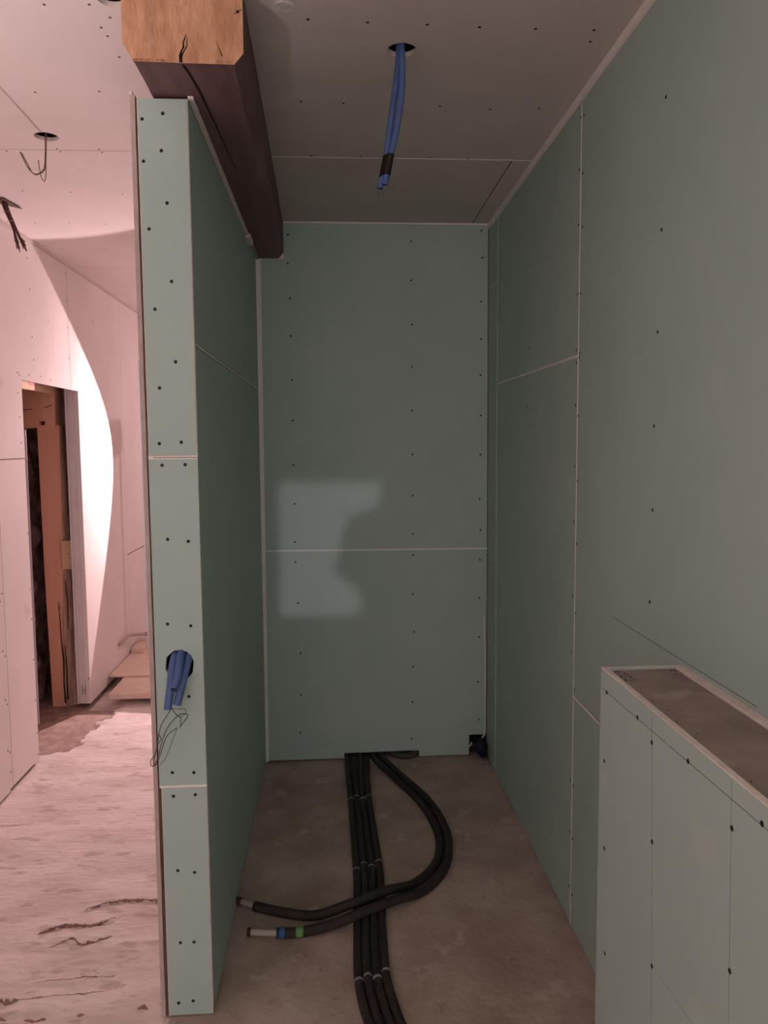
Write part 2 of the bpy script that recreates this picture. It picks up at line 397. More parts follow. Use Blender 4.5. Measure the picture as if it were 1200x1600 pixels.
# plaster smear
bm = bmesh.new(); cs = wobble(circle(-0.103, 1.938, 0.02, 18, 0.026, 0.030), 0.004)
lo = [bm.verts.new((u, v, ZC)) for u, v in cs]; hi = [bm.verts.new((-0.103 + (u + 0.103) * 0.8, 1.938 + (v - 1.938) * 0.8, ZC - 0.003)) for u, v in cs]
bm.faces.new(hi)
for i in range(18): bm.faces.new((lo[i], lo[(i + 1) % 18], hi[(i + 1) % 18], hi[i]))
link('plaster_smear', bm, PLASTER, ce)
H2 = (-0.920, 2.718); H3 = (-0.487, 1.90)
b4 = poly_board(CL_, [(XW - 0.4, 1.60), (-0.44, 1.60), (-0.44, 2.832), (XW - 0.4, 2.832)], [circle(*H2, 0.038), circle(*H3, 0.032)], WHITE, ce)
screws(CL_, [(-0.645, 1.928), (-0.543, 1.923), (-0.511, 1.976), (-0.545, 2.023), (-0.541, 2.062), (-0.541, 2.168), (-0.834, 2.387), (-0.652, 2.374), (-1.103, 2.80), (-0.923, 2.822), (-0.782, 2.82)], b4, 0.0036)
b5 = board(CL_, XW - 0.05, -0.44, 2.837, 4.645, WHITE, ce)
screws(CL_, [(-1.212, 3.28), (-1.03, 3.289), (-0.832, 3.305), (-1.331, 3.737), (-1.183, 3.742), (-1.022, 3.747), (-1.375, 4.221), (-1.161, 4.228), (-1.1, 2.85), (-0.92, 2.85), (-0.78, 2.85)], b5, 0.0036)
b6 = board(CL_, XW - 0.05, -0.34, 4.649, END, WHITE, ce)
strip('joint_gap', CL_, XW, 2.8345, -0.44, 2.8345, 0.005, GAP, ce, 0.0005, -0.002)
strip('joint_gap', CL_, XW, 4.647, -0.34, 4.647, 0.004, GAP, ce, 0.0005, -0.002)
strip('ceiling_shade_line', CL_, -0.918, 2.30, -0.925, 2.675, 0.006, mat('faint_line', (0.55, 0.46, 0.45), rough=0.9), ce, 0.0002)  # painted darker line for the soft shade edge on the corridor ceiling
board(CL_, XW - 0.4, -0.25, REAR, 1.597, WHITE, ce)
box('upper_slab', XW - 0.5, XR + 0.2, REAR, END, 2.66, 2.80, GREY, ce)

# ------------------------------------------------------------------ right wall
wr = tag(empty('wall_right', (XR, 1, 0)), 'long right wall of green moisture-resistant plasterboard with pale joints', 'wall', kind='structure')
FR = PX(XR, -1)
box('wall_core', XR + 0.013, XR + 0.15, REAR, END, 0, 2.66, DARK, wr)
ZR = 2.5395
near_hi = board(FR, REAR, 2.3455, 0.7585, ZR, GREEN, wr)
near_lo = board(FR, REAR, 2.3455, 0.006, 0.7525, GREEN, wr)
mid_hi = board(FR, 2.3495, 3.5185, 1.808, ZR, GREEN, wr)
mid_lo = board(FR, 2.3495, 3.5185, 0.006, 1.802, GREEN, wr)
far_hi = board(FR, 3.5225, YB, 2.262, ZR, GREEN, wr)
far_mid = board(FR, 3.5225, YB, 1.002, 2.259, GREEN, wr)
far_lo = board(FR, 3.5225, YB, 0.006, 0.999, GREEN, wr)
board(FR, YB + 0.1, END, 0.006, ZR, WHITE, wr)
for a in ((REAR, 0.7555, 2.3455, 0.7555, 0.006), (2.3495, 1.805, 3.5185, 1.805, 0.007), (2.3475, 0.006, 2.3475, ZR, 0.005), (3.5205, 0.03, 3.5205, ZR, 0.0065)):
    strip('joint_filler', FR, *a, FILL, wr, 0.0009, 0.0)
screws(FR, [(2.331, 1.81), (2.337, 1.798), (2.325, 2.491), (2.328, 2.33), (2.325, 2.176), (2.331, 1.986), (2.338, 1.625), (1.758, 2.019), (1.766, 1.795), (1.774, 1.583), (1.771, 1.389), (1.776, 1.171), (2.337, 1.429), (2.337, 1.237), (2.337, 1.021), (2.337, 0.78), (1.75, 2.3)], near_hi, 0.0045)
screws(FR, [(2.335, 0.469), (2.334, 0.297), (2.334, 0.112)], near_lo, 0.0045)
screws(FR, [(2.358, 2.498), (2.360, 2.35), (2.362, 2.191), (2.366, 1.824), (2.36, 1.99), (2.95, 2.2), (2.95, 1.9)], mid_hi, 0.0045)
screws(FR, [(2.363, 1.786), (2.364, 1.658), (2.367, 1.472), (2.369, 1.302), (2.370, 1.068), (2.371, 0.889), (2.366, 0.477), (2.364, 0.308), (2.362, 0.125), (2.97, 1.68)], mid_lo, 0.0045)
screws(FR, [(3.53, 2.51), (3.53, 2.29)], far_hi, 0.0036)
strip('pencil_line', FR, 1.30, 1.081, 2.019, 1.081, 0.0018, PENCIL, near_hi, 0.0002)
box('ceiling_trim', XR - 0.006, XR + 0.012, REAR, YB, 2.5415, ZC - 0.0005, FILL, wr)

# ------------------------------------------------------------------ back wall of the niche
wb = tag(empty('wall_back', (0.2, YB, 0)), 'green plasterboard wall at the far end of the niche, joint halfway up', 'wall', kind='structure')
FB = PY(YB, -1)
X0 = -0.48
up = poly_board(FB, [(X0, 1.0425), (0.7365, 1.0375), (0.7365, 2.556), (-0.219, 2.556), (-0.219, 2.399), (X0, 2.399)], [], GREEN, wb)
lo_ = poly_board(FB, [(X0, 0.008), (0.034, 0.008), (0.034, 0.034), (0.30, 0.036), (0.403, 0.036), (0.403, 0.006), (0.651, 0.006), (0.651, 0.107), (0.7365, 0.107), (0.7365, 1.0315), (X0, 1.0365)], [], GREEN, wb)
strip('joint_filler', FB, X0, 1.0395, 0.7365, 1.0345, 0.0065, FILL, wb, 0.0006, 0.0)
screws(FB, [(-0.196, 2.506), (-0.2, 2.377), (-0.193, 2.218), (-0.191, 2.047), (-0.19, 1.845), (-0.19, 1.655), (-0.19, 1.446), (-0.188, 1.262), (-0.189, 1.08), (0.374, 2.481), (0.373, 2.303), (0.375, 2.101), (0.375, 1.905), (0.375, 1.699), (0.375, 1.492), (0.375, 1.295), (0.376, 1.11), (0.704, 2.533), (0.708, 2.409), (0.703, 2.208), (0.703, 2.033), (0.702, 1.865), (0.704, 1.674), (0.703, 1.488), (0.7, 1.274), (0.704, 1.125)], up, 0.0045)
screws(FB, [(-0.188, 0.984), (0.376, 1.008), (0.702, 0.979), (-0.18, 0.785), (-0.171, 0.539), (-0.174, 0.333), (-0.179, 0.145), (0.375, 0.817), (0.38, 0.631), (0.374, 0.458), (0.37, 0.28), (0.365, 0.096), (0.699, 0.791), (0.699, 0.599), (0.694, 0.374), (0.698, 0.183)], lo_, 0.0045)
poly_board(PY(YB + 0.085, -1), [(X0, 0.0), (XR, 0.0), (XR, ZC), (-0.20, ZC), (-0.20, 2.36), (X0, 2.36)], [], WHITE, wb, name='rear_board')
box('slot_shade_back', X0 + 0.01, XR, YB + 0.06, YB + 0.084, 0, 0.20, DARK, wb)  # near-black backing paints the shade inside the foot slot
box('cutout_shade_back', 0.60, XR, YB + 0.05, YB + 0.062, 0.0, 0.25, DARK, wb)  # same dark backing for the shade in the corner cut-out
box('ceiling_trim', -0.219, XR, YB - 0.003, YB + 0.012, 2.5575, ZC - 0.0005, FILL, wb)
bm = bmesh.new()
q = [(-0.346, 0.006), (-0.333, 0.006), (-0.3235, 2.395), (-0.346, 2.395)]
a = [bm.verts.new((u, YB - 0.010, v)) for u, v in q]; b = [bm.verts.new((u, YB + 0.0, v)) for u, v in q]
bm.faces.new(a); bm.faces.new(b[::-1])
for i in range(4): bm.faces.new((a[i], a[(i + 1) % 4], b[(i + 1) % 4], b[i]))
link('corner_strip', bm, FILL, wb)
prism('lit_gap_wedge', PY(YB - 0.002, -1), [(-0.250, 2.3985), (-0.2185, 2.3985), (-0.2185, 2.436)], 0.012, mat('lit_gap_pink', (0.95, 0.80, 0.76), rough=0.9), wb)  # pale pink wedge colour stands for light at the beam notch corner
strip('corner_gap', FB, 0.735, 0.11, 0.735, 2.55, 0.003, GYPD, wb, 0.0005)

# ------------------------------------------------------------------ partition on the left (its end faces the camera)
wp = tag(empty('wall_partition', (-0.41, YP, 0)), 'narrow green plasterboard end of the partition dividing niche and corridor', 'wall', kind='structure')
FP = PY(YP, -1)
XA = -0.4695
pt = board(FP, XA, XL, 1.519, ZT, GREEN, wp)
pm = poly_board(FP, [(XA, 0.6505), (XL, 0.6505), (XL, 1.5115), (XA, 1.5115)], [wobble(circle(-0.408, 0.975, 0.04, 26, 0.0365, 0.0415), 0.0012)], GREEN, wp)
pb = board(FP, XA + 0.004, XL, 0.004, 0.6465, GREEN, wp)
for z, wd in ((1.5153, 0.0085), (0.6485, 0.0055)):
    strip('joint_filler', FP, XA, z, XL, z + 0.0005, wd, FILL, wp, 0.0006, 0.0)
strip('joint_line', FP, XA + 0.012, 1.5155, XL, 1.5155, 0.0018, GAP, wp, 0.0003, 0.0006)
screws(FP, [(-0.457, 2.343), (-0.407, 2.357), (-0.457, 2.243), (-0.413, 2.269), (-0.403, 2.144), (-0.449, 2.081), (-0.398, 1.954), (-0.441, 1.886), (-0.394, 1.756), (-0.436, 1.691), (-0.441, 1.551), (-0.386, 1.554)], pt, 0.0045)
screws(FP, [(-0.436, 1.496), (-0.378, 1.497), (-0.428, 1.306), (-0.376, 1.3), (-0.435, 1.085), (-0.376, 1.079), (-0.386, 0.891), (-0.435, 0.687), (-0.379, 0.685)], pm, 0.0045)
screws(FP, [(-0.434, 0.622), (-0.377, 0.624), (-0.429, 0.416), (-0.385, 0.409), (-0.428, 0.213), (-0.392, 0.213), (-0.438, 0.041), (-0.399, 0.045)], pb, 0.0045)
FI = PX(XL, 1)
board(FI, YP + 0.0128, YB, 1.803, ZT, GREEN, wp, edge=GYPD)
board(FI, YP + 0.0128, YB, 0.004, 1.797, GREEN, wp, edge=GYPD)
strip('joint_filler', FI, YP + 0.013, 1.80, YB, 1.80, 0.006, FILL, wp, 0.0005, 0.0)
# board on the corridor side: its raw edge looks at the camera
bm = bmesh.new()
zs = [0.004 + i * (ZT + 0.006 - 0.004) / 60 for i in range(61)]; pr = None
for z in zs:
    j = 0.0012 * noise.noise(Vector((z * 9, 0, 0)))
    g = [bm.verts.new((x, y, z)) for x, y in ((-0.4845, YP - 0.001 + j), (-0.4735 + j, YP - 0.001), (-0.4735 + j, YB + 0.085), (-0.4845, YB + 0.085))]
    if pr:
        for k in range(4): bm.faces.new((pr[k], pr[(k + 1) % 4], g[(k + 1) % 4], g[k]))
    else: bm.faces.new(g)
    pr = g
bm.faces.new(pr)
link('side_board', bm, mat('raw_gypsum_edge', (0.44, 0.35, 0.32), (0.52, 0.42, 0.38), 25, 0.9), wp)
box('corridor_board', -0.4866, -0.4848, YP + 0.03, YB + 0.085, 0.004, ZT, WHITE, wp)  # white corridor face added to bounce lamp light into the doorway
box('edge_gap', -0.4735, -0.462, YP + 0.004, YP + 0.02, 0.004, ZT - 0.002, GAP, wp)
box('corner_bead', -0.4875, -0.4845, YP + 0.001, YP + 0.035, 1.02, 1.76, ZINC, wp)
box('stud_core', -0.473, XL - 0.0126, YP + 0.10, YB + 0.08, 0, ZT - 0.02, DARK, wp)
bm = bmesh.new()
box_bm(XL, -0.3325, YP + 0.004, 3.36, ZT + 0.0005, ZT + 0.018, bm=bm); link('edge_strip', bm, GYPS, wp)
link('edge_strip', box_bm(XL, -0.326, 3.30, 3.42, ZT - 0.012, ZT + 0.017, 0.003), GYPS, wp)
link('edge_strip', box_bm(XL, -0.331, 3.42, YB - 0.01, ZT - 0.001, ZT + 0.017), GYPD, wp)
link('torn_corner', box_bm(-0.4865, -0.4775, YP - 0.002, YP + 0.01, ZT + 0.006, ZT + 0.016, 0.002), GYPS, wp)

# ------------------------------------------------------------------ timber beam
bt = tag(empty('timber_beam', (-0.33, 1.855, 2.40)), 'dark old timber beam with fresh orange sawn end above the partition', 'beam')
def beam():
    n = 70; y0, y1 = 1.855, 5.2; bm = bmesh.new(); pr = None
    for i in range(n + 1):
        y = y0 + (y1 - y0) * (i / n) ** 1.15
        wv = lambda k: 0.005 * noise.noise(Vector((y * 2.1, k, 0))) + 0.0016 * noise.noise(Vector((y * 11, k, 4)))
        taper = min(1, (y - y0) / 1.9)
        xr = -0.190 - 0.029 * taper + wv(1); ch = 0.022 + 0.004 * noise.noise(Vector((y * 3, 8, 0)))
        xl = -0.455 + wv(2); zb = 2.400 + 0.35 * wv(3)
        if i == 0: zb -= 0.004
        g = [bm.verts.new(c) for c in ((xl, y, 2.60), (xl, y, zb + 0.042), (xl + 0.022, y, zb + 0.002), (-0.33, y, zb), (xr - ch, y, zb - 0.001), (xr, y, zb + 0.024), (xr, y, 2.60))]
        if pr:
            for k in range(7):
                f = bm.faces.new((pr[k], pr[(k + 1) % 7], g[(k + 1) % 7], g[k])); f.smooth = False
        else: f = bm.faces.new(g); f.material_index = 1
        pr = g
    bm.faces.new(pr)
    link('beam_body', bm, [BEAM, ENDG], bt)
beam()
FE = PY(1.8548, -1)
def sliver(name, fr, pts, m, parent, th=0.001):
    L = [(u, v) for u, v, w_ in pts]; bm = bmesh.new(); O, U, V, N = fr
    left = [(u - w_ / 2, v) for u, v, w_ in pts]; right = [(u + w_ / 2, v) for u, v, w_ in pts]
    for k in range(len(pts) - 1):
        q = [left[k], right[k], right[k + 1], left[k + 1]]
        a = [bm.verts.new(O + U * u + V * v + N * th) for u, v in q]; b = [bm.verts.new(O + U * u + V * v - N * 0.002) for u, v in q]
        bm.faces.new(a)
        for i in range(4): bm.faces.new((a[i], a[(i + 1) % 4], b[(i + 1) % 4], b[i]))
    return link(name, bm, m, parent)
sliver('end_crack', FE, [(-0.315, 2.458, 0.0005), (-0.318, 2.448, 0.003), (-0.322, 2.440, 0.0025), (-0.3215, 2.430, 0.004), (-0.327, 2.420, 0.003), (-0.329, 2.412, 0.006), (-0.328, 2.397, 0.007)], CRACK, bt)
sliver('end_crack', FE, [(-0.312, 2.450, 0.0005), (-0.314, 2.440, 0.002), (-0.313, 2.434, 0.002), (-0.319, 2.424, 0.0025), (-0.325, 2.414, 0.003), (-0.327, 2.405, 0.003)], CRACK, bt)
sliver('end_crack', FE, [(-0.192, 2.512, 0.002), (-0.203, 2.509, 0.006), (-0.198, 2.506, 0.006), (-0.210, 2.503, 0.0015)], CRACK, bt)
sliver('end_crack', FE, [(-0.250, 2.445, 0.0004), (-0.241, 2.425, 0.0015), (-0.237, 2.412, 0.0022)], CRACK, bt)
FBm = PZ(2.3985, -1)
sliver('seam_crack', FBm, [(-0.328, 1.856, 0.005), (-0.318, 1.93, 0.004), (-0.311, 2.02, 0.0045), (-0.308, 2.10, 0.003), (-0.303, 2.2, 0.002), (-0.297, 2.4, 0.0015), (-0.29, 2.6, 0.0006)], CRACK, bt, 0.0012)
# torn wood fibres along the lower edge of the sawn end
bm = bmesh.new()
for i in range(46):
    u = -0.432 + 0.075 * random.random() ** 1.2 if i < 34 else random.uniform(-0.25, -0.215)
    l = random.uniform(0.003, 0.012); a_ = random.uniform(-0.6, 0.6); wd = random.uniform(0.0006, 0.0014); z = 2.402
    p = [Vector((u - wd, 1.853, z)), Vector((u + wd, 1.853, z)), Vector((u + math.sin(a_) * l, 1.846, z - math.cos(a_) * l)), Vector((u, 1.8555, z))]
    v = [bm.verts.new(c) for c in p]
    for f in ((0, 1, 2), (1, 3, 2), (3, 0, 2), (0, 3, 1)): bm.faces.new([v[k] for k in f])
o = link('torn_fibres', bm, ENDG, bt); o['kind'] = 'stuff'

# ------------------------------------------------------------------ half wall on the right
wh = tag(empty('wall_half', (0.65, 1.2, 0)), 'chest-high green plasterboard half wall with pencil lines at lower right', 'wall', kind='structure')
XH, YH, ZH, HY0 = 0.5592, 1.5921, 1.0729, 0.25
FH = PX(XH, -1)
hb = board(FH, HY0, YH, 0.004, ZH, GREEN, wh, th=0.0125, ch=0.0012)
screws(FH, [(1.553, 1.030), (1.388, 1.036), (1.179, 1.039), (0.962, 1.044), (1.561, 0.88), (1.551, 0.694), (1.536, 0.47), (1.321, 1.014), (1.31, 0.836), (1.298, 0.609), (1.038, 0.999), (1.031, 0.789), (0.76, 1.04)], hb, 0.0045)
strip('pencil_line', FH, 1.592, 1.0298, 0.30, 1.054, 0.0014, PENCIL, hb, 0.0002)
strip('pencil_line', FH, 1.323, 1.060, 1.285, 0.30, 0.0010, PENCIL, hb, 0.0002)
strip('pencil_line', FH, 1.043, 1.068, 1.015, 0.30, 0.0008, PENCIL, hb, 0.0002)
strip('pencil_line', FH, 1.262, 0.614, 0.9, 0.64, 0.0008, PENCIL, hb, 0.0001)
board(PY(YH, 1), XH + 0.0126, XR - 0.001, 0.004, ZH, GREEN, wh, ch=0.0012)
box('rim_board', XR - 0.022, XR - 0.0005, HY0, YH - 0.0126, 0.9, ZH - 0.0005, GYPS, wh, 0.001)
box('half_wall_core', XH + 0.0142, XR - 0.024, HY0 + 0.01, YH - 0.0145, 0.0, ZH - 0.004, DUST, wh)
bm = bmesh.new()
for i in range(60):
    x = XH + random.choice([0.018, 0.02, 0.14]) + random.uniform(0, 0.02); y = random.uniform(1.50, 1.572) if i < 45 else random.uniform(0.9, 1.5); s = random.uniform(0.0008, 0.0028)
    z = ZH - 0.004
    v = [bm.verts.new((x + s * math.cos(k * 2.1), y + s * math.sin(k * 2.1), z)) for k in range(3)] + [bm.verts.new((x, y, z + s))]
    for f in ((0, 1, 3), (1, 2, 3), (2, 0, 3)): bm.faces.new([v[k] for k in f])
o = link('plaster_crumbs', bm, GAP, wh); o['kind'] = 'stuff'

# ------------------------------------------------------------------ corridor wall (far left)
wl = tag(empty('wall_left', (XW, 4, 0)), 'corridor wall of pale plasterboard with a narrow doorway, lit by work light', 'wall', kind='structure')
FL = PX(XW, 1); DY0, DY1, DZ = 3.837, 4.66, 1.857; ZW = 2.534
ub = poly_board(FL, [(2.3, 1.489), (DY0, 1.489), (DY0, DZ), (4.538, DZ), (4.538, ZW), (2.3, ZW)], [], WHITE, wl)
la = board(FL, 3.490, DY0, 0.012, 1.485, WHITE, wl)
lb = board(PX(XW + 0.004, 1), 2.3, 3.484, 0.006, 1.485, WHITE, wl)
fa = poly_board(FL, [(DY1, 0.012), (5.60, 0.012), (5.60, ZW), (4.543, ZW), (4.543, DZ), (DY1, DZ)], [], WHITE, wl)
f1 = board(FL, 5.604, 6.80, 0.012, 0.768, WHITE, wl); f2 = board(FL, 5.604, 6.80, 0.773, 1.596, WHITE, wl); f3 = board(FL, 5.604, 6.80, 1.603, ZW, WHITE, wl)
board(FL, 6.804, END, 0.012, ZW, WHITE, wl)
board(FL, REAR, 2.296, 0.006, ZW, WHITE, wl)
strip('joint_gap', FL, 2.3, 1.487, DY0, 1.487, 0.004, GAP, wl, 0.0005, -0.002)
strip('joint_gap', FL, 4.5405, DZ, 4.5405, ZW, 0.005, GAP, wl, 0.0005, -0.002)
strip('joint_gap', FL, 3.487, 0.006, 3.487, 1.485, 0.006, GAP, wl, 0.0005, -0.002)
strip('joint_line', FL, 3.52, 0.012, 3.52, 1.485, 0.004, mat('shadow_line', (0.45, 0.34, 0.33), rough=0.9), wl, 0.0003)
strip('joint_gap', FL, 5.602, 0.012, 5.602, ZW, 0.004, GAP, wl, 0.0005, -0.003)
strip('joint_filler', FL, 5.604, 1.5995, 6.8, 1.5995, 0.012, GYPS, wl, 0.0008, 0.0)
strip('joint_gap', FL, 5.604, 0.7705, 6.8, 0.7705, 0.005, GAP, wl, 0.0005, -0.002)
screws(FL, [(3.977, 2.449), (3.992, 2.303), (3.996, 2.077), (4.007, 1.967), (3.793, 1.886), (3.815, 1.876), (3.932, 1.886), (4.083, 1.893), (4.225, 1.885), (3.789, 1.792), (4.523, 2.49), (4.525, 2.343), (4.525, 2.197), (4.525, 2.029), (3.80, 1.68), (3.80, 1.56)], ub, 0.0045)
screws(FL, [(3.825, 1.13), (3.822, 0.86), (3.822, 0.713), (3.822, 0.514), (3.822, 0.311), (3.822, 0.148), (3.822, 0.04), (3.503, 0.9), (3.503, 0.62), (3.503, 0.4), (3.503, 0.18), (3.503, 0.09)], la, 0.0045)
screws(PX(XW + 0.004, 1), [(3.472, 0.87), (3.472, 0.65), (3.472, 0.43), (3.472, 0.2)], lb, 0.0045)
screws(FL, [(5.0, 2.3), (5.55, 0.5), (5.2, 0.4), (5.585, 1.2), (5.585, 0.9)], fa, 0.0045)
box('ceiling_trim', XW - 0.012, XW + 0.006, REAR, END, 2.536, ZL - 0.0005, mat('pale_trim', (0.66, 0.58, 0.55), rough=0.8), wl)
box('wall_core', XW - 0.08, XW - 0.013, REAR, DY0 - 0.03, 0, 2.62, DARK, wl)
box('wall_core', XW - 0.08, XW - 0.013, DY1 + 0.06, END, 0, 2.62, DARK, wl)
box('wall_core', XW - 0.08, XW - 0.013, DY0 - 0.03, DY1 + 0.06, 1.90, 2.62, DARK, wl)
# far jamb made of layered metal studs and board edges, seen face on
for (xa, xb, yo, m) in ((XW - 0.0265, XW - 0.0135, 0.002, WHITE), (XW - 0.047, XW - 0.0275, 0.0, METAL), (XW - 0.064, XW - 0.048, 0.004, METAL), (XW - 0.078, XW - 0.065, 0.0, METAL)):
    box('jamb_stud', xa, xb, DY1 + yo, DY1 + 0.055, 0.012, DZ + 0.03, m, wl)
js = box('jamb_stud', XW - 0.0125, XW - 0.0005, DY1 - 0.0015, DY1 + 0.03, 0.012, DZ, WHITE, wl)
FJ = PY(DY1 - 0.0002, -1); x_ = XW - 0.037
for a in ((x_ - 0.008, 0.066, x_ - 0.008, 0.122), (x_ + 0.008, 0.066, x_ + 0.008, 0.122), (x_ - 0.008, 0.092, x_ + 0.008, 0.092)):
    strip('punched_slot', FJ, *a, 0.003, BLACK, wl, 0.0004)
screws(PY(DY1 - 0.0015, -1), [(XW - 0.006, 0.165)], js, 0.0045)
box('header_stud', XW - 0.078, XW - 0.014, DY0 - 0.02, DY1 + 0.04, DZ + 0.035, DZ + 0.075, METAL, wl)
# near jamb: zinc stud standing a little way into the recess
box('jamb_stud', -1.665, -1.622, 4.28, 4.281, 0.03, 1.63, METAL, wl)
box('jamb_stud', -1.665, -1.663, 4.281, 4.32, 0.03, 1.63, METAL, wl)

# rough stone wall seen through the doorway
st = tag(empty('wall_stone', (-1.80, 4.5, 0)), 'dark rough stone wall behind the doorway in the corridor wall', 'wall', kind='structure')
def stone():
    bm = bmesh.new(); grid = []
    for j in range(0, 66):
        row = []
        for i in range(0, 70):
            y = 3.3 + i * 0.04; z = -0.05 + j * 0.036
            d = 0.05 * noise.fractal(Vector((y * 5, z * 7, 0)), 0.9, 2.0, 5)
            c = noise.voronoi(Vector((y * 4.5, z * 7, 2)))[0]; d += 0.05 * min(0.6, c[1] - c[0])
            row.append(bm.verts.new((-1.84 + d, y, z)))
        grid.append(row)
    for j in range(65):
        for i in range(69): bm.faces.new((grid[j][i], grid[j][i + 1], grid[j + 1][i + 1], grid[j + 1][i]))
    link('stone_face', bm, STONE, st)
stone()
box('stone_core', -2.05, -1.93, 3.2, 6.1, 0, 2.6, DARK, st)
box('side_return', -1.95, XW - 0.08, 3.1, 3.2, 0, 2.6, WHITE, st)
box('bounce_board', -1.76, -1.745, 3.2, 4.22, 0, 2.5, WHITE, st)  # unseen pale board added to bounce lamp light onto the doorway post

# timber door frame in the doorway, facing the photographer
YD = 4.72
wd_ = tag(empty('wooden_post', (-1.65, YD, 0)), 'orange wooden post standing in the doorway, split and rough towards its right foot', 'post')
bm = bmesh.new()
q = [(-1.706, -0.03), (-1.632, -0.03), (-1.634, 0.386), (-1.612, 0.811), (-1.604, 1.155), (-1.599, 1.665), (-1.724, 1.665), (-1.719, 0.775)]
a = [bm.verts.new((u, YD, v)) for u, v in q]; b = [bm.verts.new((u, YD + 0.07, v)) for u, v in q]
bm.faces.new(a); bm.faces.new(b[::-1])
for i in range(len(q)): bm.faces.new((a[i], a[(i + 1) % len(q)], b[(i + 1) % len(q)], b[i]))
link('post_face', bm, WOOD, wd_)
bm = bmesh.new(); pr = None
for i in range(51):
    z = -0.03 + i * 1.69 / 50
    xl = -1.634 + (0.036 * max(0, z - 0.386) / 1.25); xr = -1.5645 - 0.016 * z
    g = []
    for k in range(9):
        f = k / 8; x = xl + (xr - xl) * f
        g.append(bm.verts.new((x + 0.003 * noise.noise(Vector((z * 9, k, 0))), YD + 0.004 + 0.010 * noise.noise(Vector((x * 45, z * 6, 1))) + 0.03 * f ** 3, z)))
    g.append(bm.verts.new((xr, YD + 0.075, z)))
    if pr:
        for k in range(9): bm.faces.new((pr[k], pr[k + 1], g[k + 1], g[k]))
    pr = g
o = link('split_side', bm, BARK, wd_); o['label'] = 'rough split right side of the post'
FD = PY(YD - 0.0005, -1)
for pts in ([(-1.645, 0.62, 0.0005), (-1.640, 0.5, 0.003), (-1.638, 0.38, 0.003), (-1.630, 0.25, 0.005), (-1.634, 0.12, 0.004), (-1.630, 0.0, 0.006)], [(-1.618, 0.35, 0.001), (-1.613, 0.2, 0.004), (-1.616, 0.02, 0.005)], [(-1.600, 0.75, 0.001), (-1.592, 0.6, 0.003), (-1.598, 0.45, 0.001)]):
    sliver('split_crack', FD, pts, CRACK, wd_, 0.006)
sliver('knot', FD, [(-1.640, 0.60, 0.002), (-1.640, 0.593, 0.016), (-1.640, 0.578, 0.018), (-1.640, 0.572, 0.004)], BARK, wd_)
hd = tag(empty('wooden_lintel', (-1.70, YD - 0.03, 1.65)), 'orange notched wooden lintel end on top of the doorway post', 'lintel')
FHd = PY(YD - 0.03, -1)
prism('lintel_block', FHd, [(-1.803, 1.646), (-1.705, 1.650), (-1.703, 1.687), (-1.667, 1.687), (-1.669, 1.650), (-1.611, 1.650), (-1.604, 1.90), (-1.80, 1.90)], 0.10, WOOD, hd)
strip('saw_cut', FHd, -1.80, 1.7525, -1.735, 1.755, 0.004, CRACK, hd, 0.0006)
strip('saw_cut', FHd, -1.670, 1.763, -1.622, 1.779, 0.004, CRACK, hd, 0.0006)
strip('saw_cut', FHd, -1.79, 1.742, -1.765, 1.743, 0.002, CRACK, hd, 0.0006)
bk = tag(empty('wood_block', (-1.58, YD - 0.02, 0.82)), 'small pale square wood block fixed across the doorway post', 'block')
link('block_body', box_bm(-1.609, -1.548, YD - 0.02, YD + 0.0, 0.815, 0.985, 0.002), WOODL, bk)
screws(PY(YD - 0.02, -1), [(-1.572, 0.908)], bk, 0.0036)
rp = tag(empty('rough_batten', (-1.58, 4.83, 0)), 'dark weathered timber upright behind the orange post in the doorway', 'timber')
bm = bmesh.new(); pr = None
for i in range(41):
    z = i * 2.0 / 40
    jj = lambda k: 0.006 * noise.noise(Vector((z * 4, k, 6)))
    g = [bm.verts.new(c) for c in ((-1.64 + jj(0), 4.81 + jj(1), z), (-1.552 + jj(2), 4.81 + jj(3), z), (-1.552, 4.87, z), (-1.64, 4.87, z))]
    if pr:
        for k in range(4): bm.faces.new((pr[k], pr[(k + 1) % 4], g[(k + 1) % 4], g[k]))
    else: bm.faces.new(g)
    pr = g
bm.faces.new(pr)
link('upright_face', bm, mat('weathered_timber', (0.22, 0.125, 0.115), (0.32, 0.20, 0.185), 8, 0.9, 0.4, 30, stretch=(3, 3, 0.5)), rp)
yw = tag(empty('pale_lath', (-1.60, 4.3, 1.85)), 'pale yellow lath with red paint mark above the doorway', 'lath')
link('lath_body', box_bm(-1.63, -1.60, 4.12, 4.90, 1.842, 1.883, 0.002), WOODL, yw)
bm = bmesh.new(); cs = [(4.275, 1.8815)] + [(4.33 + 0.052 * math.cos(math.pi + math.pi * k / 9), 1.8815 + 0.017 * math.sin(math.pi + math.pi * k / 9)) for k in range(1, 9)] + [(4.385, 1.8815)]
bm.faces.new([bm.verts.new((-1.5995, u, v)) for u, v in cs]); link('red_mark', bm, RED, yw)

